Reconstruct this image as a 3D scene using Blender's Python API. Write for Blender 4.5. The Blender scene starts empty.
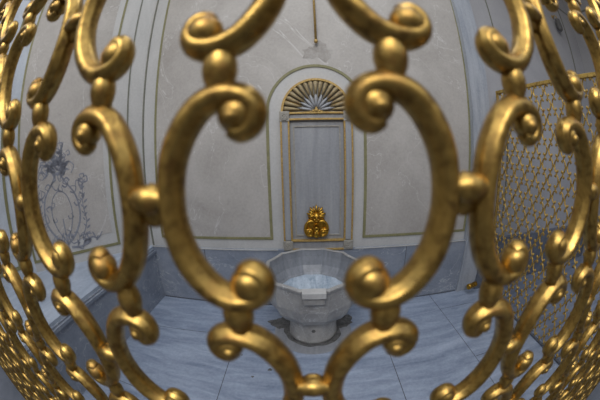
import bpy, bmesh, math, random
from mathutils import Vector, Matrix
random.seed(7)
S = bpy.context.scene
C = S.collection
PI = math.pi

# ------------------------------------------------------------------ camera
cam = bpy.data.cameras.new('camera')
cam_ob = bpy.data.objects.new('camera', cam); C.objects.link(cam_ob)
S.camera = cam_ob
cam.type = 'PANO'
cam.sensor_fit = 'HORIZONTAL'
cam.sensor_width = 36.0
cam.lens = 16.0
cam.clip_start = 0.005
try:
    cam.cycles.panorama_type = 'FISHEYE_EQUISOLID'
    cam.cycles.fisheye_lens = 16.0
    cam.cycles.fisheye_fov = math.radians(230)
except Exception:
    pass
for k, v in (('panorama_type', 'FISHEYE_EQUISOLID'), ('fisheye_lens', 16.0), ('fisheye_fov', math.radians(230))):
    if hasattr(cam, k):
        setattr(cam, k, v)
PITCH, YAW, ROLL = 0.1909, -0.0300, 0.0250
def _rot(p, y, r):
    Rx = Matrix.Rotation(p, 3, 'X'); Ry = Matrix.Rotation(y, 3, 'Y'); Rz = Matrix.Rotation(r, 3, 'Z')
    return Rz @ Rx @ Ry
B = Matrix(((1, 0, 0), (0, 0, -1), (0, 1, 0)))
cam_ob.matrix_world = (B @ _rot(PITCH, YAW, ROLL).transposed()).to_4x4()
cam.dof.use_dof = True
cam.dof.focus_distance = 1.9
cam.dof.aperture_fstop = 2.4

# ------------------------------------------------------------------ world, lights, exposure
w = bpy.data.worlds.new('world'); S.world = w; w.use_nodes = True
nt = w.node_tree; nt.nodes.clear()
wo = nt.nodes.new('ShaderNodeOutputWorld'); bg = nt.nodes.new('ShaderNodeBackground')
tc = nt.nodes.new('ShaderNodeTexCoord'); sx = nt.nodes.new('ShaderNodeSeparateXYZ'); rp = nt.nodes.new('ShaderNodeValToRGB')
nt.links.new(tc.outputs['Generated'], sx.inputs[0]); nt.links.new(sx.outputs['Z'], rp.inputs[0])
nt.links.new(rp.outputs[0], bg.inputs[0]); nt.links.new(bg.outputs[0], wo.inputs[0])
e = rp.color_ramp.elements
e[0].position = 0.0; e[0].color = (0.10, 0.095, 0.09, 1)
e[1].position = 1.0; e[1].color = (0.95, 1.0, 1.12, 1)
for p_, c_ in ((0.32, (0.13, 0.13, 0.13, 1)), (0.55, (0.72, 0.80, 0.95, 1))):
    n_ = e.new(p_); n_.color = c_
bg.inputs[1].default_value = 1.5
S.view_settings.view_transform = 'Standard'
S.view_settings.look = 'None'
S.view_settings.gamma = 1.0
S.view_settings.use_curve_mapping = False
S.view_settings.exposure = -0.06

def area(name, loc, target, sx_, sy_, power, col):
    l = bpy.data.lights.new(name, 'AREA'); l.shape = 'RECTANGLE'; l.size = sx_; l.size_y = sy_; l.energy = power; l.color = col
    o = bpy.data.objects.new(name, l); C.objects.link(o); o.location = loc
    o.rotation_euler = (Vector(target) - Vector(loc)).to_track_quat('-Z', 'Y').to_euler()
    return o
# the open sky over the street, in front of the grille
area('street_sky', (-0.6, -2.6, 3.4), (0.2, 1.6, -0.9), 3.0, 1.4, 150, (1.0, 0.96, 0.90))
area('ceiling_fill', (0.3, 1.0, 3.3), (0.3, 1.4, -1.5), 2.4, 1.2, 42, (0.88, 0.94, 1.0))  # added fill lamp below the closed ceiling, brightens the chamber walls

# ------------------------------------------------------------------ helpers
def new_mat(name):
    m = bpy.data.materials.new(name); m.use_nodes = True
    t = m.node_tree
    return m, t, t.nodes['Principled BSDF']
def node(t, kind, **kw):
    n = t.nodes.new(kind)
    for k, v in kw.items():
        if k in n.inputs: n.inputs[k].default_value = v
        else: setattr(n, k, v)
    return n
def ramp(t, src, stops):
    r = t.nodes.new('ShaderNodeValToRGB'); t.links.new(src, r.inputs[0])
    el = r.color_ramp.elements
    el[0].position, el[0].color = stops[0][0], (*stops[0][1], 1)
    el[1].position, el[1].color = stops[-1][0], (*stops[-1][1], 1)
    for p, c in stops[1:-1]:
        x = el.new(p); x.color = (*c, 1)
    return r.outputs[0]
def mixc(t, fac, a, b, mode='MIX'):
    m = t.nodes.new('ShaderNodeMix'); m.data_type = 'RGBA'; m.blend_type = mode
    for sock, v in ((m.inputs[0], fac), (m.inputs[6], a), (m.inputs[7], b)):
        if isinstance(v, (int, float)): sock.default_value = v
        elif isinstance(v, tuple): sock.default_value = (*v, 1)
        else: t.links.new(v, sock)
    return m.outputs[2]
def coords(t, scale=(1, 1, 1), rot=(0, 0, 0)):
    tc = t.nodes.new('ShaderNodeTexCoord'); mp = t.nodes.new('ShaderNodeMapping')
    mp.inputs['Scale'].default_value = scale; mp.inputs['Rotation'].default_value = rot
    t.links.new(tc.outputs['Object'], mp.inputs[0]); return mp.outputs[0]
def noise(t, vec, scale, detail=4, rough=0.55, dist=0.0):
    n = node(t, 'ShaderNodeTexNoise', Scale=scale, Detail=detail, Roughness=rough, Distortion=dist)
    t.links.new(vec, n.inputs['Vector']); return n.outputs[0]
def bump(t, b, h, strength, dist=0.01):
    n = node(t, 'ShaderNodeBump', Strength=strength, Distance=dist)
    t.links.new(h, n.inputs['Height']); t.links.new(n.outputs[0], b.inputs['Normal'])

def marble(name, dark, light, streak=(1, 1, 1), rot=(0, 0, 0), scale=3.0, rough=0.45, vein=None, veinw=0.02, spots=0.0):
    m, t, b = new_mat(name)
    v = coords(t, streak, rot)
    n1 = noise(t, v, scale, 6, 0.62, 0.6)
    c = ramp(t, n1, ((0.30, dark), (0.72, light)))
    n2 = noise(t, coords(t), 45, 3, 0.6)
    c = mixc(t, 0.18, c, ramp(t, n2, ((0.3, tuple(x * 0.72 for x in dark)), (0.7, tuple(min(1, x * 1.12) for x in light)))))
    if vein:
        n3 = noise(t, v, scale * 0.55, 5, 0.6, 1.2)
        f = ramp(t, n3, ((0.5 - veinw, (0, 0, 0)), (0.5, (1, 1, 1)), (0.5 + veinw, (0, 0, 0))))
        c = mixc(t, f, c, vein)
    if spots:
        n4 = noise(t, coords(t), 5.0, 8, 0.75, 0.3)
        f = ramp(t, n4, ((0.60, (0, 0, 0)), (0.78, (spots, spots, spots))))
        c = mixc(t, f, c, tuple(x * 0.45 for x in dark))
    t.links.new(c, b.inputs['Base Color'])
    b.inputs['Roughness'].default_value = rough
    bump(t, b, noise(t, coords(t), 30, 5, 0.6), 0.12, 0.004)
    return m
def gold(name, base=(0.42, 0.264, 0.070), dark=(0.18, 0.104, 0.030), rough=0.34, metal=0.95, nscale=60):
    m, t, b = new_mat(name)
    v = coords(t)
    n1 = noise(t, v, nscale, 5, 0.65, 0.2)
    n2 = noise(t, v, nscale * 0.35, 4, 0.6, 0.5)
    c = ramp(t, n1, ((0.32, dark), (0.55, base), (0.8, tuple(min(1, x * 1.25) for x in base))))
    c = mixc(t, ramp(t, n2, ((0.56, (0, 0, 0)), (0.74, (0.6, 0.6, 0.6)))), c, (0.26, 0.10, 0.035))
    t.links.new(c, b.inputs['Base Color'])
    r = node(t, 'ShaderNodeMapRange', **{'From Min': 0.3, 'From Max': 0.7, 'To Min': rough - 0.07, 'To Max': rough + 0.14})
    t.links.new(n2, r.inputs['Value']); t.links.new(r.outputs[0], b.inputs['Roughness'])
    b.inputs['Metallic'].default_value = metal
    bump(t, b, n1, 0.35, 0.0016)
    return m

M = {}
M['gold'] = gold('gilded_iron')
M['gold_far'] = gold('gilded_iron_far', base=(0.55, 0.37, 0.10), rough=0.42, metal=0.6, nscale=40)
M['gold_tap'] = gold('gilded_bronze', base=(0.62, 0.36, 0.05), dark=(0.25, 0.12, 0.02), rough=0.3, nscale=50)
M['gold_paint'] = gold('gold_paint', base=(0.46, 0.31, 0.10), dark=(0.28, 0.18, 0.07), rough=0.55, metal=0.35, nscale=70)
M['cream'] = marble('cream_wall', (0.325, 0.302, 0.28), (0.465, 0.440, 0.415), scale=1.6, rough=0.6, vein=(0.52, 0.505, 0.49), veinw=0.003, spots=0.42)
M['white'] = marble('white_marble', (0.40, 0.395, 0.39), (0.52, 0.515, 0.505), streak=(1, 1, 0.4), scale=3, rough=0.5, spots=0.12)
M['carved'] = marble('carved_stone', (0.24, 0.225, 0.195), (0.38, 0.36, 0.32), scale=20, rough=0.6)
M['fan_gold'] = gold('fan_gold', base=(0.34, 0.265, 0.14), dark=(0.20, 0.16, 0.105), rough=0.6, metal=0.25, nscale=50)
M['plinth_dark'] = marble('dark_grey_marble', (0.075, 0.085, 0.115), (0.16, 0.175, 0.21), streak=(1, 1, 2), scale=3, rough=0.4, spots=0.2)
M['pale'] = marble('pale_marble', (0.40, 0.44, 0.50), (0.56, 0.60, 0.66), streak=(2, 2, 1), scale=3, rough=0.4)
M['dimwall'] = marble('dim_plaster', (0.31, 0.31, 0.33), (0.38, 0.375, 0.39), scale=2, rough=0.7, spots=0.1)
M['green'] = marble('green_line', (0.16, 0.155, 0.075), (0.26, 0.24, 0.12), scale=14, rough=0.6)
M['darkline'] = marble('dark_line', (0.13, 0.135, 0.11), (0.20, 0.20, 0.16), scale=14, rough=0.6)
M['plinth'] = marble('grey_marble', (0.16, 0.185, 0.235), (0.30, 0.325, 0.375), streak=(1, 1, 1.6), rot=(0, 0.5, 0.4), scale=2.6, rough=0.35, vein=(0.42, 0.44, 0.47), veinw=0.008, spots=0.2)
M['ledge'] = marble('ledge_marble', (0.27, 0.32, 0.40), (0.46, 0.51, 0.59), streak=(3, 1, 1), scale=4, rough=0.3)
M['floor'] = marble('floor_marble', (0.15, 0.19, 0.27), (0.38, 0.435, 0.54), streak=(1.0, 5.0, 1), rot=(0, 0, 0.45), scale=2.2, rough=0.32, spots=0.25)
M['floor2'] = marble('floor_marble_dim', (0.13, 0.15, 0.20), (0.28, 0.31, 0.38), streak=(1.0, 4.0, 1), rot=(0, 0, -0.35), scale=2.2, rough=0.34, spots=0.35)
M['seam'] = marble('seam', (0.06, 0.065, 0.08), (0.11, 0.12, 0.14), scale=10, rough=0.8)
M['niche'] = marble('niche_marble', (0.225, 0.232, 0.25), (0.35, 0.357, 0.375), streak=(5, 1, 0.5), scale=2.6, rough=0.4)
M['pilaster'] = marble('pilaster_marble', (0.24, 0.265, 0.31), (0.42, 0.44, 0.48), streak=(5, 5, 0.6), scale=3, rough=0.4)
M['basin'] = marble('basin_marble', (0.24, 0.235, 0.23), (0.44, 0.43, 0.415), streak=(1, 1, 1), scale=5, rough=0.45, vein=(0.50, 0.50, 0.50), veinw=0.006, spots=0.6)
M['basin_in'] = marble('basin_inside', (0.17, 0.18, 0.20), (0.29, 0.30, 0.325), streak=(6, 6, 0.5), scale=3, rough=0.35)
M['basin_floor'] = marble('basin_floor', (0.22, 0.29, 0.38), (0.66, 0.74, 0.82), streak=(6, 1, 1), rot=(0, 0, 0.35), scale=3.2, rough=0.22)
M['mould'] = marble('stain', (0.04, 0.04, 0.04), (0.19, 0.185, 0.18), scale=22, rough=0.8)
M['paint'] = marble('painted_blue', (0.17, 0.18, 0.22), (0.30, 0.31, 0.35), scale=40, rough=0.7)
M['street'] = marble('street_stone', (0.06, 0.065, 0.075), (0.11, 0.115, 0.13), scale=3, rough=0.8)

def link(name, bm, mat, parent=None, smooth=False, recalc=True):
    me = bpy.data.meshes.new(name)
    if recalc: bmesh.ops.recalc_face_normals(bm, faces=bm.faces)
    bm.to_mesh(me); bm.free()
    for mm in (mat if isinstance(mat, (list, tuple)) else [mat]): me.materials.append(mm)
    if smooth:
        for p in me.polygons: p.use_smooth = True
    o = bpy.data.objects.new(name, me); C.objects.link(o)
    if parent: o.parent = parent
    return o
def tag(o, label=None, cat=None, group=None, kind=None):
    for k, v in (('label', label), ('category', cat), ('group', group), ('kind', kind)):
        if v: o[k] = v
    return o
def struct(o): o['kind'] = 'structure'; return o
def empty(name, loc=(0, 0, 0), rz=0):
    o = bpy.data.objects.new(name, None); C.objects.link(o); o.location = loc; o.rotation_euler = (0, 0, rz); o.empty_display_size = 0.05
    return o
def bx(bm, x0, x1, y0, y1, z0, z1, bev=0.0):
    r = bmesh.ops.create_cube(bm, size=1)
    for v in r['verts']:
        v.co = Vector(((x0 + x1) / 2 + v.co.x * (x1 - x0), (y0 + y1) / 2 + v.co.y * (y1 - y0), (z0 + z1) / 2 + v.co.z * (z1 - z0)))
    if bev:
        es = list({ed for v in r['verts'] for ed in v.link_edges})
        bmesh.ops.bevel(bm, geom=es, offset=bev, segments=2, affect='EDGES', profile=0.5)
def ball(bm, c, rx, ry=None, rz=None, u=16, v=10, mat=0):
    r = bmesh.ops.create_uvsphere(bm, u_segments=u, v_segments=v, radius=1)
    ry = ry or rx; rz = rz or rx
    for q in r['verts']: q.co = Vector((c[0] + q.co.x * rx, c[1] + q.co.y * ry, c[2] + q.co.z * rz))
def spline(pts, sub):
    out = []
    n = len(pts)
    for i in range(n - 1):
        p0 = pts[max(i - 1, 0)]; p1 = pts[i]; p2 = pts[i + 1]; p3 = pts[min(i + 2, n - 1)]
        for k in range(sub):
            s = k / sub
            out.append(tuple(0.5 * ((2 * b) + (-a + c) * s + (2 * a - 5 * b + 4 * c - d) * s * s + (-a + 3 * b - 3 * c + d) * s ** 3) for a, b, c, d in zip(p0, p1, p2, p3)))
    out.append(tuple(pts[-1]))
    return out
def sweep_xz(bm, pts, seg=12, depth=1.0, power=2.0, ends=True, groove=0.0):
    """sweep a rounded, slightly keeled section along (x, z, r) points lying in the XZ plane"""
    rings = []
    n = len(pts)
    for i, (x, z, r) in enumerate(pts):
        a = pts[max(i - 1, 0)]; b = pts[min(i + 1, n - 1)]
        tx, tz = b[0] - a[0], b[1] - a[1]; l = math.hypot(tx, tz) or 1; tx /= l; tz /= l
        nx, nz = -tz, tx
        ring = []
        for k in range(seg):
            t = 2 * PI * k / seg
            c, s = math.cos(t), math.sin(t)
            f = (abs(c) ** power + abs(s) ** power) ** (-1 / power)
            if groove:
                d_ = abs(abs(math.degrees(math.atan2(c, s))) - 47) / 11.0
                f *= 1 - groove * math.exp(-d_ * d_)
            ring.append(bm.verts.new((x + nx * c * f * r, -s * f * r * depth, z + nz * c * f * r)))
        rings.append(ring)
    for i in range(n - 1):
        for k in range(seg):
            bm.faces.new((rings[i][k], rings[i][(k + 1) % seg], rings[i + 1][(k + 1) % seg], rings[i + 1][k]))
    if ends:
        bm.faces.new(rings[0][::-1]); bm.faces.new(rings[-1])
def tube(bm, pts, r, seg=8):
    pts = [Vector(p) for p in pts]; rings = []
    rr = r if isinstance(r, (list, tuple)) else [r] * len(pts)
    for i, p in enumerate(pts):
        d = (pts[min(i + 1, len(pts) - 1)] - pts[max(i - 1, 0)]).normalized()
        up = Vector((0, 0, 1)) if abs(d.z) < 0.9 else Vector((0, 1, 0))
        a = d.cross(up).normalized(); b = a.cross(d)
        rings.append([bm.verts.new(p + (a * math.cos(2 * PI * k / seg) + b * math.sin(2 * PI * k / seg)) * rr[i]) for k in range(seg)])
    for i in range(len(pts) - 1):
        for k in range(seg):
            bm.faces.new((rings[i][k], rings[i][(k + 1) % seg], rings[i + 1][(k + 1) % seg], rings[i + 1][k]))
    bm.faces.new(rings[0][::-1]); bm.faces.new(rings[-1])
def lathe(bm, prof, c=(0, 0, 0), seg=32, axis='z'):
    rings = []
    for r, h in prof:
        ring = []
        for k in range(seg):
            a = 2 * PI * k / seg
            if axis == 'z': co = (c[0] + r * math.cos(a), c[1] + r * math.sin(a), c[2] + h)
            elif axis == 'x': co = (c[0] + h, c[1] + r * math.cos(a), c[2] + r * math.sin(a))
            else: co = (c[0] + r * math.cos(a), c[1] + h, c[2] + r * math.sin(a))
            ring.append(bm.verts.new(co))
        rings.append(ring)
    for i in range(len(rings) - 1):
        for k in range(seg):
            bm.faces.new((rings[i][k], rings[i][(k + 1) % seg], rings[i + 1][(k + 1) % seg], rings[i + 1][k]))
    bm.faces.new(rings[0][::-1]); bm.faces.new(rings[-1])
def prism_xz(bm, poly, y0, y1):
    """extrude an outline in XZ from y0 (far) to y1 (near)"""
    a = [bm.verts.new((x, y0, z)) for x, z in poly]; b = [bm.verts.new((x, y1, z)) for x, z in poly]
    bm.faces.new(a); bm.faces.new(b[::-1])
    n = len(poly)
    for i in range(n): bm.faces.new((a[i], a[(i + 1) % n], b[(i + 1) % n], b[i]))
def ribbon_xz(bm, pts, wid, y0, y1, closed=False):
    n = len(pts); L_, R_ = [], []
    for i, p in enumerate(pts):
        a = pts[(i - 1) % n] if (closed or i > 0) else p
        b = pts[(i + 1) % n] if (closed or i < n - 1) else p
        d1 = Vector((p[0] - a[0], p[1] - a[1])); d2 = Vector((b[0] - p[0], b[1] - p[1]))
        if d1.length < 1e-9: d1 = d2
        if d2.length < 1e-9: d2 = d1
        d1.normalize(); d2.normalize(); t = (d1 + d2)
        t = t.normalized() if t.length > 1e-6 else d2
        k = 1 / max(0.5, t.dot(d2))
        wv = wid[i] if isinstance(wid, (list, tuple)) else wid
        nx, nz = -t.y * wv / 2 * k, t.x * wv / 2 * k
        L_.append((p[0] + nx, p[1] + nz)); R_.append((p[0] - nx, p[1] - nz))
    vs = [[bm.verts.new((q[0], y, q[1])) for q in s] for s, y in ((L_, y1), (R_, y1), (L_, y0), (R_, y0))]
    m = n if closed else n - 1
    for i in range(m):
        j = (i + 1) % n
        bm.faces.new((vs[0][i], vs[0][j], vs[1][j], vs[1][i]))
        bm.faces.new((vs[2][i], vs[3][i], vs[3][j], vs[2][j]))
        bm.faces.new((vs[0][i], vs[2][i], vs[2][j], vs[0][j]))
        bm.faces.new((vs[1][i], vs[1][j], vs[3][j], vs[3][i]))
    if not closed:
        for i in (0, n - 1): bm.faces.new((vs[0][i], vs[1][i], vs[3][i], vs[2][i]))

ZF = -1.57      # chamber floor
ZP = -0.94      # top of the grey plinth
ZC = 3.6       # ceiling
YB = 2.40       # back wall

# ------------------------------------------------------------------ chamber shell
def wall_between(name, p0, p1, mat, z0=ZF, z1=ZC, th=0.12):
    """a wall whose front face runs p0 -> p1; local x runs along it, local -y faces the room"""
    p0 = Vector(p0); p1 = Vector(p1); d = p1 - p0
    bm = bmesh.new(); bx(bm, 0, d.length, 0, th, z0, z1)
    o = link(name, bm, mat); o.location = (p0.x, p0.y, 0); o.rotation_euler = (0, 0, math.atan2(d.y, d.x))
    struct(o); return o, d.length
bm = bmesh.new(); bx(bm, -3.3, 5.3, 0.34, 3.0, ZF - 0.12, ZF); floor = struct(link('floor', bm, M['floor']))
# floor slab joints
def slab_joint(bm, pts, wd=0.006):
    for a, b in zip(pts[:-1], pts[1:]):
        d = Vector(b) - Vector(a); l = d.length; n = Vector((-d.y, d.x)) / l * wd / 2
        q = [bm.verts.new((a[0] + s * n.x, a[1] + s * n.y, ZF + 0.0012)) for s in (1, -1)] + [bm.verts.new((b[0] + s * n.x, b[1] + s * n.y, ZF + 0.0012)) for s in (-1, 1)]
        bm.faces.new(q)
bm = bmesh.new()
slab_joint(bm, [(1.37, 0.34), (1.35, 2.36)]); slab_joint(bm, [(0.65, 0.34), (0.64, 2.36)])
slab_joint(bm, [(1.35, 2.05), (1.70, 2.05)]); slab_joint(bm, [(1.70, 2.05), (2.08, 2.02)])
slab_joint(bm, [(-1.67, 1.77), (-0.88, 1.81), (-0.15, 1.80)]); slab_joint(bm, [(-0.62, 0.34), (-0.64, 1.80)])
slab_joint(bm, [(1.37, 1.25), (2.08, 1.25)]); slab_joint(bm, [(-1.67, 0.95), (-0.62, 0.93)])
struct(link('floor_joints', bm, M['seam'], floor))
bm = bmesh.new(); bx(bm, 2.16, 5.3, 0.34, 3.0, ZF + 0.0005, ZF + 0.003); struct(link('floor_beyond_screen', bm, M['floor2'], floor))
bm = bmesh.new(); bx(bm, -3.3, 5.3, 0.34, 3.0, ZC, ZC + 0.1); struct(link('ceiling', bm, M['white']))
bm = bmesh.new(); bx(bm, -9, 9, -9, 0.34, -2.72, -2.62); struct(link('ground', bm, M['street']))
bm = bmesh.new(); bx(bm, -9, 9, 0.34, 0.40, -2.62, ZF - 0.12); struct(link('wall_front', bm, M['plinth']))

wb, _ = wall_between('wall_back', (-1.72, YB), (1.74, YB), M['white'])
LA = Vector((-1.72, 2.40)); LB = Vector((-2.72, 1.27)); LC = Vector((-3.05, 0.34))
wl, wl_len = wall_between('wall_left', LB, LA, M['white'])
wl2, wl2_len = wall_between('wall_far_left', LC, LB, M['pale'])
RA = Vector((1.74, 2.40)); RB = Vector((5.0, 2.34))
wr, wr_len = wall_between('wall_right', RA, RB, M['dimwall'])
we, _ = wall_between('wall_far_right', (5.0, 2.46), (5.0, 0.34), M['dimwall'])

# cream field on the back wall: one sheet with an arched opening round the fountain niche
NX = 0.0925; AR = 0.442; AZ = 0.345
arc_in = [(NX + AR * math.cos(a), AZ + AR * math.sin(a)) for a in [PI * k / 28 for k in range(29)]]
field = [(-1.555, -0.83), (NX - AR, -0.83)] + arc_in[::-1] + [(NX + AR, -0.83), (1.70, -0.83), (1.74, 3.4), (-1.47, 3.4)]
bm = bmesh.new(); prism_xz(bm, field, YB, YB - 0.006); struct(link('back_panel', bm, M['cream'], None)).name = 'trim_1'
bm = bmesh.new(); ribbon_xz(bm, field, 0.026, YB, YB - 0.009, closed=True); struct(link('trim_2', bm, M['green']))
bm = bmesh.new(); ribbon_xz(bm, [(-1.705, -0.94), (-1.70, 0.3), (-1.64, 3.4)], 0.016, YB, YB - 0.012); struct(link('trim_3', bm, M['darkline']))

# plinth along the back
bm = bmesh.new()
bx(bm, -1.68, 1.72, 2.36, YB, ZF, ZP)
struct(link('baseboard_back', bm, M['plinth']))
bm = bmesh.new()
for x in (-1.05, 0.98): bx(bm, x - 0.003, x + 0.003, 2.357, 2.3601, ZF, ZP)
bx(bm, -1.67, 1.71, 2.352, 2.3602, ZF, ZF + 0.012)
struct(link('plinth_joints', bm, M['seam'])).name = 'trim_4'
bm = bmesh.new(); bx(bm, -1.70, -0.29, 2.352, 2.362, ZP - 0.002, ZP + 0.008); bx(bm, 0.44, 1.72, 2.352, 2.362, ZP - 0.002, ZP + 0.008)
struct(link('trim_5', bm, M['white']))
# left stone bench / step with a light top
bm = bmesh.new()
poly = [(-1.68, 0.34), (-1.68, 2.40), (-1.75, 2.40), (-2.75, 1.27), (-3.05, 0.34)]
def slab(bm, poly, z0, z1):
    a = [bm.verts.new((x, y, z0)) for x, y in poly]; b = [bm.verts.new((x, y, z1)) for x, y in poly]
    bm.faces.new(a); bm.faces.new(b[::-1]); n = len(poly)
    for i in range(n): bm.faces.new((a[i], a[(i + 1) % n], b[(i + 1) % n], b[i]))
slab(bm, poly, ZF, ZP - 0.07); struct(link('baseboard_left', bm, M['plinth']))
bm = bmesh.new(); poly2 = [(-1.66, 0.34), (-1.66, 2.36), (-1.70, 2.40), (-1.75, 2.40), (-2.75, 1.27), (-3.05, 0.34)]
slab(bm, poly2, ZP - 0.07, ZP - 0.045); slab(bm, [(x - (0.02 if i < 2 else 0), y) for i, (x, y) in enumerate(poly2)], ZP - 0.045, ZP - 0.03)
struct(link('trim_6', bm, M['plinth']))
bm = bmesh.new(); slab(bm, [(x - (0.035 if i < 2 else 0), y) for i, (x, y) in enumerate(poly2)], ZP - 0.03, ZP); struct(link('trim_7', bm, M['ledge']))

# panels on the slanted left wall (local frame: x along wall, -y to the room)
def ribbon_on(wall, name, pts, wd, mat, closed=False, dep=0.008):
    bm = bmesh.new(); ribbon_xz(bm, pts, wd, 0, -dep, closed)
    o = link(name, bm, mat, wall); o['kind'] = 'structure'; return o
WL = wl_len
ribbon_on(wl, 'panel_border', [(0.02, -0.83), (WL - 0.40, -0.83), (WL - 0.38, 0.3), (WL - 0.36, 3.2), (0.02, 3.2)], 0.028, M['green'], True)
bm = bmesh.new(); prism_xz(bm, [(0.10, -0.83), (WL - 0.40, -0.83), (WL - 0.36, 2.2), (0.10, 2.2)], 0, -0.003); o = link('panel_field', bm, M['white'], wl); o['kind'] = 'structure'
bm = bmesh.new(); prism_xz(bm, [(0.03, -0.70), (WL - 0.46, -0.70), (WL - 0.45, 3.1), (0.03, 3.1)], 0, -0.006); o = link('inner_panel', bm, M['cream'], wl); o['kind'] = 'structure'
ribbon_on(wl, 'corner_line', [(WL - 0.17, ZP), (WL - 0.17, 3.4)], 0.016, M['darkline'])
ribbon_on(wl2, 'panel_border', [(0.16, -0.83), (wl2_len - 0.2, -0.83), (wl2_len - 0.2, 2.0), (0.16, 2.0)], 0.04, M['green'], True)
# right wall: grey pilaster then dim panels
bm = bmesh.new(); bx(bm, 1.72, 1.98, 2.33, 2.42, ZF, ZC); struct(link('trim_8', bm, M['pilaster']))
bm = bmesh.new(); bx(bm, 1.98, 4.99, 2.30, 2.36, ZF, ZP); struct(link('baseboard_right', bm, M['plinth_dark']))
ribbon_on(wr, 'panel_border', [(0.56, -0.83), (0.62, 3.4)], 0.016, M['darkline'])
ribbon_on(wr, 'panel_border', [(2.78, -0.83), (2.78, 2.92), (3.25, 2.92)], 0.03, M['darkline'])
ribbon_on(we, 'panel_border', [(0.10, 2.92), (1.9, 2.92), (1.9, -0.83), (0.10, -0.83)], 0.035, M['darkline'])

# painted arabesque on the slanted left wall
def arabesque():
    bm = bmesh.new()
    def st(pts, w0, w1=None):
        pts = spline(pts, 6); n = len(pts); w1 = w0 if w1 is None else w1
        ribbon_xz(bm, pts, [w0 + (w1 - w0) * i / (n - 1) for i in range(n)], -0.006, -0.0085)
    def leaf(x, z, a, l, wd):
        pts = [(x + math.cos(a) * l * s, z + math.sin(a) * l * s) for s in (0, .25, .5, .75, 1)]
        ribbon_xz(bm, pts, [wd * .2, wd * .8, wd, wd * .6, wd * .05], -0.006, -0.0085)
    rnd = random.Random(3)
    for s in (1, -1):
        st([(0, -.52), (s * .10, -.44), (s * .17, -.30), (s * .15, -.12), (s * .05, .02), (s * .02, .10)], .020, .012)
        st([(0, -.50), (s * .07, -.38), (s * .10, -.25), (s * .07, -.12), (0, -.06)], .010, .008)
        st([(s * .03, -.55), (s * .14, -.56), (s * .24, -.50), (s * .30, -.52), (s * .35, -.47)], .022, .008)
        st([(s * .16, -.48), (s * .22, -.36), (s * .21, -.20), (s * .23, -.06)], .012, .006)
        st([(s * .02, -.45), (s * .05, -.52), (s * .12, -.50), (s * .12, -.44), (s * .08, -.43)], .012, .006)
        st([(s * .02, .10), (s * .10, .16), (s * .16, .12), (s * .13, .06)], .014, .008)
        st([(0, .10), (s * .05, .22), (s * .03, .34)], .014, .006)
        for k in range(8):
            z = -.42 + .055 * k; leaf(s * (.21 + .01 * math.sin(k * 2)), z, (.6 if s > 0 else PI - .6), .05, .018); leaf(s * .21, z + .02, (PI - .9 if s > 0 else .9), .035, .014)
        for k in range(5): leaf(s * .02, .02 + .03 * k, PI / 2 - s * (.4 + .25 * k), .11, .022)
        for k in range(4): leaf(s * (.10 + .06 * k), -.54, PI / 2 - s * .5 * (k % 2), .05, .02)
    for k in range(9):
        a = PI * k / 8; leaf(0, .14, a, .09 + .02 * math.sin(k), .020)
    st([(0, -.6), (0, -.3)], .014, .01)
    for k in range(46):
        s = rnd.choice((1, -1)); z = rnd.uniform(-.56, .34); x = s * rnd.uniform(.0, .25 if z < .05 else .13); a = rnd.uniform(0, 6.28); l = rnd.uniform(.05, .11)
        st([(x, z), (x + l * .5 * math.cos(a), z + l * .5 * math.sin(a)), (x + l * .8 * math.cos(a + .9), z + l * .8 * math.sin(a + .9)), (x + l * .5 * math.cos(a + 1.7), z + l * .5 * math.sin(a + 1.7))], rnd.uniform(.010, .020), .005)
    for k in range(30):
        a = rnd.uniform(0, 6.28); leaf(rnd.uniform(-.09, .09), rnd.uniform(.05, .28), a, rnd.uniform(.05, .09), rnd.uniform(.018, .032))
    for k in range(26):
        s = rnd.choice((1, -1)); leaf(s * rnd.uniform(.02, .30), rnd.uniform(-.58, -.46), rnd.uniform(0, 3.14), rnd.uniform(.04, .08), rnd.uniform(.014, .026))
    return bm
orn = link('painted_ornament', arabesque(), M['paint'], wl); orn.location = (0.50, 0, -0.10); orn.scale = (1.25, 1, 1.2); orn['kind'] = 'structure'

# ------------------------------------------------------------------ fountain niche
YN = YB
nr = empty('fountain_niche', (NX, YB, ZP))
tag(nr, 'grey marble wall niche with gold lines and a fan shaped arch', 'niche')
def nl(name, bm, mat, smooth=False, parent=None):
    for v in bm.verts: v.co -= Vector((NX, YB, ZP))
    return link(name, bm, mat, parent or nr, smooth)
HW = 0.320
bm = bmesh.new(); bx(bm, NX - HW, NX + HW, YB - 0.02, YB, ZP, 0.34); nl('back_panel', bm, M['niche'])
bm = bmesh.new()
bx(bm, NX - 0.20, NX + 0.20, YB - 0.021, YB - 0.0195, -0.80, 0.21)
bpn = bm
nl('inner_panel', bpn, M['niche'])
bm = bmesh.new(); ribbon_xz(bm, [(NX - 0.205, -0.795), (NX + 0.205, -0.795), (NX + 0.205, 0.205), (NX - 0.205, 0.205)], 0.012, YB - 0.018, YB - 0.030, True); nl('inner_moulding', bm, M['carved'])
for s in (-1, 1):
    bm = bmesh.new(); bx(bm, *(sorted((NX + s * 0.250, NX + s * 0.312))), YB - 0.045, YB - 0.018, -0.84, 0.27, 0.004); nl('pilaster', bm, M['niche'])
    for x in (0.247, 0.315):
        bm = bmesh.new(); bx(bm, NX + s * x - 0.008, NX + s * x + 0.008, YB - 0.052, YB - 0.02, -0.845, 0.275, 0.003); nl('gold_moulding', bm, M['gold_paint'])
for z in (0.268, 0.325, -0.845, -0.935):
    bm = bmesh.new(); bx(bm, NX - 0.245, NX + 0.245, YB - 0.052, YB - 0.015, z - 0.009, z + 0.009, 0.003); nl('gold_moulding', bm, M['gold_paint'])
bm = bmesh.new(); bx(bm, NX - 0.25, NX + 0.25, YB - 0.035, YB - 0.01, 0.27, 0.324); nl('frieze', bm, M['niche'])
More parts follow.
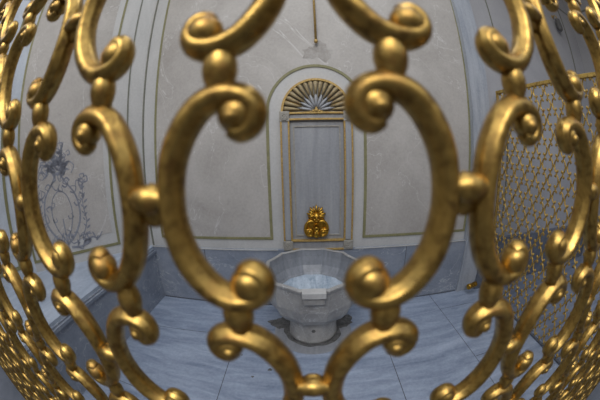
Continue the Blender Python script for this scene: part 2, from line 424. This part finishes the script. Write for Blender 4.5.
bm = bmesh.new(); bx(bm, NX - 0.25, NX + 0.25, YB - 0.035, YB - 0.01, -0.93, -0.85); nl('sill', bm, M['niche'])
for s in (-1, 1):
    for z in (0.297, -0.893):
        bm = bmesh.new(); cx = NX + s * 0.284
        bx(bm, cx - 0.045, cx + 0.045, YB - 0.055, YB - 0.01, z - 0.047, z + 0.047, 0.004)
        lathe(bm, [(0.036, 0.0), (0.034, -0.010), (0.026, -0.006)], (cx, YB - 0.054, z), 20, 'y')
        ball(bm, (cx, YB - 0.058, z), 0.010)
        for k in range(8):
            a = 2 * PI * k / 8; ball(bm, (cx + 0.021 * math.cos(a), YB - 0.060, z + 0.021 * math.sin(a)), 0.009, 0.007, 0.009, 8, 6)
        nl('rosette_block', bm, M['carved'])
# half-round fan
FZ = 0.335; FR = 0.305
bm = bmesh.new(); prism_xz(bm, [(NX + FR * math.cos(PI * k / 32), FZ + FR * math.sin(PI * k / 32)) for k in range(33)], YB, YB - 0.012); nl('fan_back', bm, M['carved'])
bm = bmesh.new(); ribbon_xz(bm, [(NX + FR * math.cos(PI * k / 32), FZ + FR * math.sin(PI * k / 32)) for k in range(33)], 0.02, YB, YB - 0.045); nl('arch_moulding', bm, M['gold_paint'])
NR = 17
for k in range(NR):
    a = PI * (k + 0.5) / NR
    bm = bmesh.new(); d = Vector((math.cos(a), 0, math.sin(a)))
    c0 = Vector((NX, YB - 0.02, FZ + 0.01))
    tube(bm, [c0 + d * 0.13, c0 + d * 0.20 + Vector((0, -0.01, 0)), c0 + d * 0.27 + Vector((0, -0.014, 0)), c0 + d * 0.298], [0.006, 0.014, 0.022, 0.016], 8)
    nl('fan_flute', bm, M['fan_gold'], True)
for k in range(9):
    a = PI * (k + 0.5) / 9
    bm = bmesh.new(); d = Vector((math.cos(a), 0, math.sin(a))); c0 = Vector((NX, YB - 0.024, FZ + 0.01))
    tube(bm, [c0 + d * 0.02, c0 + d * 0.07 + Vector((0, -0.008, 0)), c0 + d * 0.12 + Vector((0, -0.012, 0)), c0 + d * 0.17], [0.006, 0.014, 0.013, 0.002], 8)
    nl('fan_leaf', bm, M['niche'], True)
for k in range(8):
    a = PI * (k + 1) / 9
    bm = bmesh.new(); d = Vector((math.cos(a), 0, math.sin(a))); c0 = Vector((NX, YB - 0.03, FZ + 0.01))
    tube(bm, [c0 + d * 0.14, c0 + d * 0.22, c0 + d * 0.30], [0.003, 0.005, 0.006], 6); nl('fan_rib', bm, M['gold_paint'], True)
bm = bmesh.new()
for dx, dz, r in ((0, 0.012, 0.02), (-0.028, 0.004, 0.014), (0.028, 0.004, 0.014), (-0.05, 0, 0.009), (0.05, 0, 0.009), (0, 0.035, 0.010)):
    ball(bm, (NX + dx, YB - 0.045, FZ + dz), r, r * 0.8, r, 12, 8)
nl('fan_boss', bm, M['gold_paint'], True)

lf = empty('wall_fixture', (4.15, 2.36, 2.35)); lf.scale = (.72, .72, .72); tag(lf, 'small dark grey fixture hanging high on the wall at the far right above the screen', 'wall fixture')
bm = bmesh.new(); lathe(bm, [(0.03, 0.16), (0.075, 0.13), (0.085, 0.0), (0.085, -0.12), (0.05, -0.18), (0.01, -0.19)], (0, -0.14, 0), 20); link('housing', bm, M['mould'], lf, True)
bm = bmesh.new(); tube(bm, [(0, -0.0, 0.24), (0, -0.10, 0.26), (0, -0.14, 0.22), (0, -0.14, 0.14)], 0.018, 8); lathe(bm, [(0.05, 0), (0.05, -0.02)], (0, 0, 0.24), 16, 'y'); link('bracket', bm, M['gold_paint'], lf, True)

# ------------------------------------------------------------------ gilded spout ornament
TX, TZ = 0.074, -0.658
tp = empty('spout_ornament', (TX, YB - 0.022, TZ)); tag(tp, 'gilded leafy wall ornament with water spout in the marble niche', 'fountain ornament')
tp.scale = (.93, 1, 1)
def tl(name, bm, smooth=True): return link(name, bm, M['gold_tap'], tp, smooth)
bm = bmesh.new(); prism_xz(bm, [(0.115 * math.cos(a) * (1 + .06 * math.cos(6 * a)), -0.055 + 0.10 * math.sin(a) * (1 + .06 * math.cos(6 * a))) for a in [2 * PI * k / 40 for k in range(40)]], 0.0, -0.02); tl('back_plate', bm, False)
for k in range(11):
    a = PI * (k - 0.5) / 9.0 ; d = Vector((math.cos(a), 0, math.sin(a))); c0 = Vector((0, -0.02, 0.06))
    bm = bmesh.new(); l = 0.085 + 0.012 * (k % 2)
    tube(bm, [c0, c0 + d * l * .5 + Vector((0, -0.018, 0)), c0 + d * l * .85 + Vector((0, -0.014, 0)), c0 + d * l + Vector((0, 0.008, 0))], [0.008, 0.013, 0.011, 0.002], 8); tl('leaf', bm)
bm = bmesh.new(); ball(bm, (0, -0.045, 0.045), 0.034, 0.03, 0.042)
ball(bm, (0, -0.078, 0.04), 0.009, 0.012, 0.014, 10, 8)
for s in (-1, 1): ball(bm, (s * 0.014, -0.070, 0.055), 0.007, 0.006, 0.006, 8, 6); ball(bm, (s * 0.017, -0.068, 0.027), 0.012, 0.01, 0.01, 8, 6)
ball(bm, (0, -0.07, 0.014), 0.014, 0.012, 0.009, 8, 6); tl('boss', bm)
for s in (-1, 1):
    bm = bmesh.new()
    pts = [(s * x, z, r) for x, z, r in ((0.02, 0.0, .012), (0.065, 0.005, .014), (0.10, -0.03, .016), (0.108, -0.085, .017), (0.085, -0.125, .017), (0.05, -0.13, .015), (0.04, -0.095, .013), (0.062, -0.075, .012), (0.075, -0.09, .01))]
    sweep_xz(bm, spline(pts, 4), 10, 1.2); bmesh.ops.translate(bm, verts=bm.verts, vec=(0, -0.032, 0)); ball(bm, (s * 0.066, -0.05, -0.092), 0.016); tl('scroll', bm)
    bm = bmesh.new()
    for k in range(4):
        a = -0.2 - 0.42 * k; a = a if s > 0 else PI - a
        d = Vector((math.cos(a), 0, math.sin(a))); c0 = Vector((s * 0.05, -0.03, -0.07))
        tube(bm, [c0, c0 + d * 0.045 + Vector((0, -0.012, 0)), c0 + d * 0.078], [0.01, 0.013, 0.003], 8)
    tl('leaf', bm)
bm = bmesh.new(); lathe(bm, [(0.024, 0), (0.028, -0.02), (0.018, -0.035), (0.02, -0.075), (0.024, -0.085), (0.012, -0.086), (0.011, -0.05)], (0, -0.02, -0.055), 16, 'y'); tl('spout', bm)
bm = bmesh.new(); ball(bm, (0, -0.045, -0.120), 0.028, 0.022, 0.034)
tl('pendant', bm)

# ------------------------------------------------------------------ marble basin
BX, BY, BR = 0.032, 1.935, 0.385
ZR = -0.91
bs = empty('fountain_basin', (BX, BY, ZF)); bs.scale = (1, 1.03, 1); tag(bs, 'faceted grey white marble fountain basin on a round pedestal below the niche', 'basin')
def poly_ring(bm, r, z, n=12, sub=3, dent=0.0, seg_off=0.5):
    vs = []
    for i in range(n):
        a0 = 2 * PI * (i + seg_off) / n - PI / 2; a1 = 2 * PI * (i + 1 + seg_off) / n - PI / 2
        for k in range(sub):
            t = k / sub
            x = math.cos(a0) * (1 - t) + math.cos(a1) * t; y = math.sin(a0) * (1 - t) + math.sin(a1) * t
            f = 1 - dent * math.sin(PI * t)
            vs.append(bm.verts.new((x * r * f, y * r * f, z - ZF)))
    return vs
def loft(bm, rings):
    for a, b in zip(rings[:-1], rings[1:]):
        n = len(a)
        for k in range(n): bm.faces.new((a[k], a[(k + 1) % n], b[(k + 1) % n], b[k]))
bm = bmesh.new()
prof = [(0.225, -1.318), (0.305, -1.285), (0.355, -1.215), (0.380, -1.12), (0.388, -1.02), (0.392, -0.95), (0.402, -0.935), (0.405, ZR - 0.006), (0.398, ZR), (0.375, ZR), (0.370, ZR - 0.006)]
rings = [poly_ring(bm, r, z, 12, 3, 0.02 if z > -1.3 else 0) for r, z in prof]
loft(bm, rings); bm.faces.new(rings[0][::-1])
link('bowl', bm, M['basin'], bs)
bm = bmesh.new()
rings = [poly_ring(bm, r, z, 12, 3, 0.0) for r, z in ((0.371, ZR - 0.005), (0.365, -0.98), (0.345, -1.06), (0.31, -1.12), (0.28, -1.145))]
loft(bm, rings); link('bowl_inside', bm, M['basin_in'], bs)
bm = bmesh.new(); ring = poly_ring(bm, 0.288, -1.135, 12, 3); bm.faces.new(ring); link('bowl_floor', bm, M['basin_floor'], bs)
bm = bmesh.new()
bx(bm, -0.080, 0.080, -0.425, -0.355, ZR - 0.045 - ZF, ZR + 0.001 - ZF, 0.004)
link('spout_lip', bm, M['white'], bs)
bm = bmesh.new()
bx(bm, -0.074, 0.074, -0.405, -0.34, ZR - 0.11 - ZF, ZR - 0.045 - ZF, 0.008)
link('lip_bracket', bm, M['basin'], bs)
bm = bmesh.new(); lathe(bm, [(0.212, 0.0), (0.212, 0.03), (0.206, 0.07), (0.203, 0.15), (0.206, 0.26)], (0, 0, 0), 48)
link('pedestal', bm, M['basin'], bs, True)
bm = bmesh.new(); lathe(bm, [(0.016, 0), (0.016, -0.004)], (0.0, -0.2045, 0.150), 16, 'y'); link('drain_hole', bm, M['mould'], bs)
# stained ring of floor at the pedestal, a shape of its own
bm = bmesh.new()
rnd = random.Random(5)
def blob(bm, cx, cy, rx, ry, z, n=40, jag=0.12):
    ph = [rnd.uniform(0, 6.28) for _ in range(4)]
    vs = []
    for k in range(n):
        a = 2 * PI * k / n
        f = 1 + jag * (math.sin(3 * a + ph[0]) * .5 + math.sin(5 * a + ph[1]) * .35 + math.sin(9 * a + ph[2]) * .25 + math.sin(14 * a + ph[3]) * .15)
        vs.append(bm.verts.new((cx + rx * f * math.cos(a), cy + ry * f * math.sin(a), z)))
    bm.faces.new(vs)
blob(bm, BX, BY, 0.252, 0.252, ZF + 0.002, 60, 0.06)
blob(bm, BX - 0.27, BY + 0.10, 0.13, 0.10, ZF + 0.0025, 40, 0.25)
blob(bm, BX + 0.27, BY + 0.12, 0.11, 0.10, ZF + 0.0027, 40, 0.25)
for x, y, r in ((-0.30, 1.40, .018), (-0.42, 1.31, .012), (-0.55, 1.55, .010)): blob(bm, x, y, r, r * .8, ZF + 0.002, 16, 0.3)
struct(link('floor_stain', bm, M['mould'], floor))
bm = bmesh.new(); lathe(bm, [(0.345, 0.0), (0.345, 0.0015)], (BX, BY, ZF), 48); struct(link('floor_ring', bm, M['niche'], floor))

# thin brass pipe running down the wall above the niche
bm = bmesh.new(); tube(bm, [(0, 0, 0.02), (0, 0, 1.30)], 0.011, 10); ball(bm, (0, 0, 0.012), 0.018, 0.018, 0.024)
pr = link('hanging_rod', bm, M['gold_paint'], None, True); pr.location = (0.112, YB - 0.045, 1.02)
tag(pr, 'thin gilded rod hanging down the wall above the arched niche', 'rod')
bm = bmesh.new(); blob(bm, 0, 0, 0.13, 0.09, 0, 60, 0.40)
for v in bm.verts: v.co = Vector((v.co.x, 0, v.co.y))
st = link('wall_stain', bm, marble('damp_stain', (0.25, 0.23, 0.21), (0.43, 0.405, 0.38), scale=14, rough=0.7), None); st.location = (0.13, YB - 0.0072, 0.93); struct(st); st.name = 'trim_9'

# small brass outlet at the foot of the plinth
bm = bmesh.new(); lathe(bm, [(0.020, 0), (0.032, -0.004), (0.034, -0.02), (0.033, -0.12), (0.036, -0.13), (0.033, -0.145), (0.02, -0.148)], (0, 0, 0), 20, 'x')
hp = link('brass_outlet', bm, M['gold_tap'], None, True); hp.location = (1.94, 2.25, -1.46); hp.rotation_euler = (0, 0, 0.25)
tag(hp, 'short brass pipe outlet low on the grey plinth by the screen', 'pipe outlet')

# ------------------------------------------------------------------ scrollwork pieces
TOP = [(.160, 0, .088), (.168, .12, .090), (.190, .24, .092), (.235, .36, .094), (.305, .48, .094), (.395, .575, .092), (.50, .620, .090), (.60, .622, .086), (.690, .580, .080), (.724, .500, .074), (.695, .425, .068), (.635, .395, .062), (.585, .425, .054)]
BOT = [(.160, 0, .088), (.162, -.12, .090), (.185, -.25, .092), (.225, -.38, .094), (.295, -.505, .094), (.390, -.61, .092), (.50, -.660, .090), (.60, -.662, .086), (.690, -.620, .080), (.726, -.540, .074), (.697, -.465, .068), (.637, -.435, .062), (.587, -.465, .054)]
def scroll_bm(L, flip, sub=3, seg=24, eye=(18, 12)):
    bm = bmesh.new()
    path = BOT[:0:-1] + TOP
    pts = spline(path, sub)
    s = -1 if flip else 1
    sweep_xz(bm, [(s * x * L, z * L, r * L) for x, z, r in pts], seg, 1.34, 2.0, True, 0.13 if seg > 12 else 0.0)
    for z in (.505, -.545):
        R_ = .116 if z > 0 else .130
        ball(bm, (s * (.618 if z > 0 else .632) * L, 0, z * L), R_ * L, R_ * .98 * L, R_ * L, *eye)
        if z > 0: ball(bm, (s * .605 * L, 0, (z - .020) * L), .078 * L, .138 * L, .078 * L, *eye)
    return bm
def bead_bm(L, u=20, v=14):
    bm = bmesh.new()
    lathe(bm, [(r * L, z * L) for r, z in ((.080, -.16), (.084, -.11), (.098, -.075), (.108, -.03), (.110, 0), (.108, .03), (.098, .075), (.084, .11), (.080, .16))], (0, 0, 0), u)
    return bm
def collar_bm(L, seg=20):
    bm = bmesh.new()
    lathe(bm, [(.055 * L, -.15 * L), (.070 * L, -.125 * L), (.066 * L, -.10 * L), (.092 * L, -.07 * L), (.100 * L, 0), (.092 * L, .07 * L), (.066 * L, .10 * L), (.070 * L, .125 * L), (.055 * L, .15 * L)], (0, -.045 * L, .01 * L), seg, 'x')
    ball(bm, (0, .01 * L, -.04 * L), .125 * L, .070 * L, .150 * L, max(8, seg - 4), max(6, seg // 2))
    return bm
def to_mesh(name, bm, mat):
    bmesh.ops.recalc_face_normals(bm, faces=bm.faces)
    me = bpy.data.meshes.new(name); bm.to_mesh(me); bm.free(); me.materials.append(mat)
    for p in me.polygons: p.use_smooth = True
    return me
def mesh_of(name, L, maker, mat): return to_mesh(name, maker, mat)

def build_screen(root, L, H, cols, rows, x0, z0, mat, near, adj=None, keep=100, lowseg=(2, 8), par=1):
    """scroll lattice in the local XZ plane of root; near(x, z) ranks pieces by how large they show"""
    adj = adj or {}
    me_r = to_mesh('scroll', scroll_bm(L, False), mat); me_l = to_mesh('scroll', scroll_bm(L, True), mat)
    me_b = to_mesh('bead', bead_bm(L), mat); me_c = to_mesh('collar', collar_bm(L), mat)
    def bead_at(i, j):
        dx, dz = adj.get((i, j), (0, 0)); return (x0 + (i + dx) * L, z0 + j * H + dz * L)
    sc, bd, cl = [], [], []
    (c0, c1), (r0, r1) = cols, rows
    rr = random.Random(11)
    for i in range(c0, c1 + 1):
        for j in range(r0, r1 + 1):
            if (i + j + par) % 2: continue
            dx, dz = adj.get((i, j), (0, 0)); jx, jz = x0 + (i + dx) * L, z0 + j * H + dz * L
            cl.append((jx, jz, 0, me_c, 1, 1, 0))
            for s in (1, -1):
                if i + s < c0 or i + s > c1: continue
                bx1, bz1 = bead_at(i + s * .5, j + .5); bx0, bz0 = bead_at(i + s * .5, j - .5)
                mz = (bz0 + bz1) / 2; scz = (bz1 - bz0) / H
                sc.append((jx, mz, rr.uniform(-.012, .012), me_r if s > 0 else me_l, 1 + rr.uniform(-.015, .015), scz, s))
    for i in range(c0, c1):
        for j in range(r0, r1 + 1):
            for o in ((0,) if j > r0 else (-1, 0)):
                x, z = bead_at(i + .5, j + o + .5); bd.append((x, z, 0, me_b, 1, 1, 0))
    for name, items in (('scroll', sc), ('bead', bd), ('collar', cl)):
        items.sort(key=lambda t: near(t[0], t[1]))
        for x, z, ry, me, sx_, sz_, s in items[:keep]:
            o = bpy.data.objects.new(name, me); C.objects.link(o); o.parent = root
            o.location = (x, 0, z); o.rotation_euler = (0, ry, 0); o.scale = (sx_, 1, sz_)
        rest = items[keep:]
        if rest:
            if name == 'scroll': lo = {me_r: scroll_bm(L, False, lowseg[0], lowseg[1], (8, 6)), me_l: scroll_bm(L, True, lowseg[0], lowseg[1], (8, 6))}
            elif name == 'bead': lo = {me_b: bead_bm(L, 8, 6)}
            else: lo = {me_c: collar_bm(L, 8)}
            verts, faces = [], []
            data = {}
            for k, b in lo.items():
                bmesh.ops.recalc_face_normals(b, faces=b.faces); b.verts.index_update()
                data[k] = ([v.co.copy() for v in b.verts], [[v.index for v in f.verts] for f in b.faces]); b.free()
            for x, z, ry, me, sx_, sz_, s in rest:
                vs, fs = data[me]; n0 = len(verts)
                verts.extend((x + v.x, v.y, z + v.z * sz_) for v in vs); faces.extend([a + n0 for a in f] for f in fs)
            m = bpy.data.meshes.new(name + 'work'); m.from_pydata(verts, [], faces); m.materials.append(mat)
            for p in m.polygons: p.use_smooth = True
            o = bpy.data.objects.new({'scroll': 'scrollwork', 'bead': 'beadwork', 'collar': 'collarwork'}[name], m); C.objects.link(o); o.parent = root; o['kind'] = 'stuff'

# the big grille right in front of the camera
D = 0.25
GL = .6845 * D; GH = 1.0959 * D
gr = empty('window_grille', (0, D, 0)); tag(gr, 'large gilded scrollwork window grille in front of the fountain room', 'grille')
adj = {(-.5, .5): (-.01, -.045), (.5, .5): (-.012, .012), (-1.5, .5): (.03, 0), (1.5, .5): (.03, .02), (-.5, -.5): (0, -.012), (.5, -.5): (0, -.012),
       (-1.5, -.5): (.05, -.01), (1.5, -.5): (-.055, 0), (-1, 0): (-.02, -.01), (1, 0): (0, .03), (0, -1): (.007, .04), (-2, -1): (-.07, 0), (2, -1): (.05, .02),
       (2.5, .5): (.07, 0), (-2.5, .5): (0, .05), (2.5, -.5): (-.05, .03), (-2.5, -.5): (-.02, -.03), (-2.5, -1.5): (.02, -.04)}
def near_main(x, z):
    d2 = x * x + z * z + D * D
    return d2 * (1.0 if z < 0.55 else 2.0)
build_screen(gr, GL, GH, (-19, 19), (-9, 4), .0123 * D, -.1728 * D, M['gold'], near_main, adj)
bm = bmesh.new(); bx(bm, -3.34, 3.34, -.02, .02, -2.61, -2.57, .004); link('bottom_rail', bm, M['gold'], gr)
bm = bmesh.new(); bx(bm, -3.34, 3.34, -.02, .02, 1.18, 1.22, .004); link('top_rail', bm, M['gold'], gr)
for x in (-3.32, 3.32):
    bm = bmesh.new(); bx(bm, x - .02, x + .02, -.02, .02, -2.61, 1.22, .004); link('side_post', bm, M['gold'], gr)

# the second screen standing at the right of the chamber
ROOT_Y = 1.30
sr = empty('gilded_screen', (2.10, ROOT_Y, ZF), PI / 2); tag(sr, 'tall gilded lattice screen standing at the right side of the room', 'screen')
SL = 0.082; SH = SL * 1.6
ncol = 24; nrow = 16
def near_scr(x, z): return (x + 1.0) * -1 + abs(z - 1.5) * 0.5
build_screen(sr, SL, SH, (-12, 12), (0, nrow), 0.0, 0.10, M['gold_far'], lambda x, z: abs(x - 0.1) + abs(z - 1.3) * .6, None, 100, (2, 6))
ht = 2.27; hw = 1.0
bm = bmesh.new(); bx(bm, -hw, hw, -.016, .016, ht - .018, ht + .018, .004); link('top_rail', bm, M['gold_far'], sr)
bm = bmesh.new(); bx(bm, -hw, hw, -.012, .012, 0.0, .024, .004); link('bottom_rail', bm, M['seam'], sr)
for x in (-hw, hw):
    bm = bmesh.new(); bx(bm, x - .014, x + .014, -.014, .014, 0, ht + .018, .004); link('post', bm, M['gold_far'], sr)
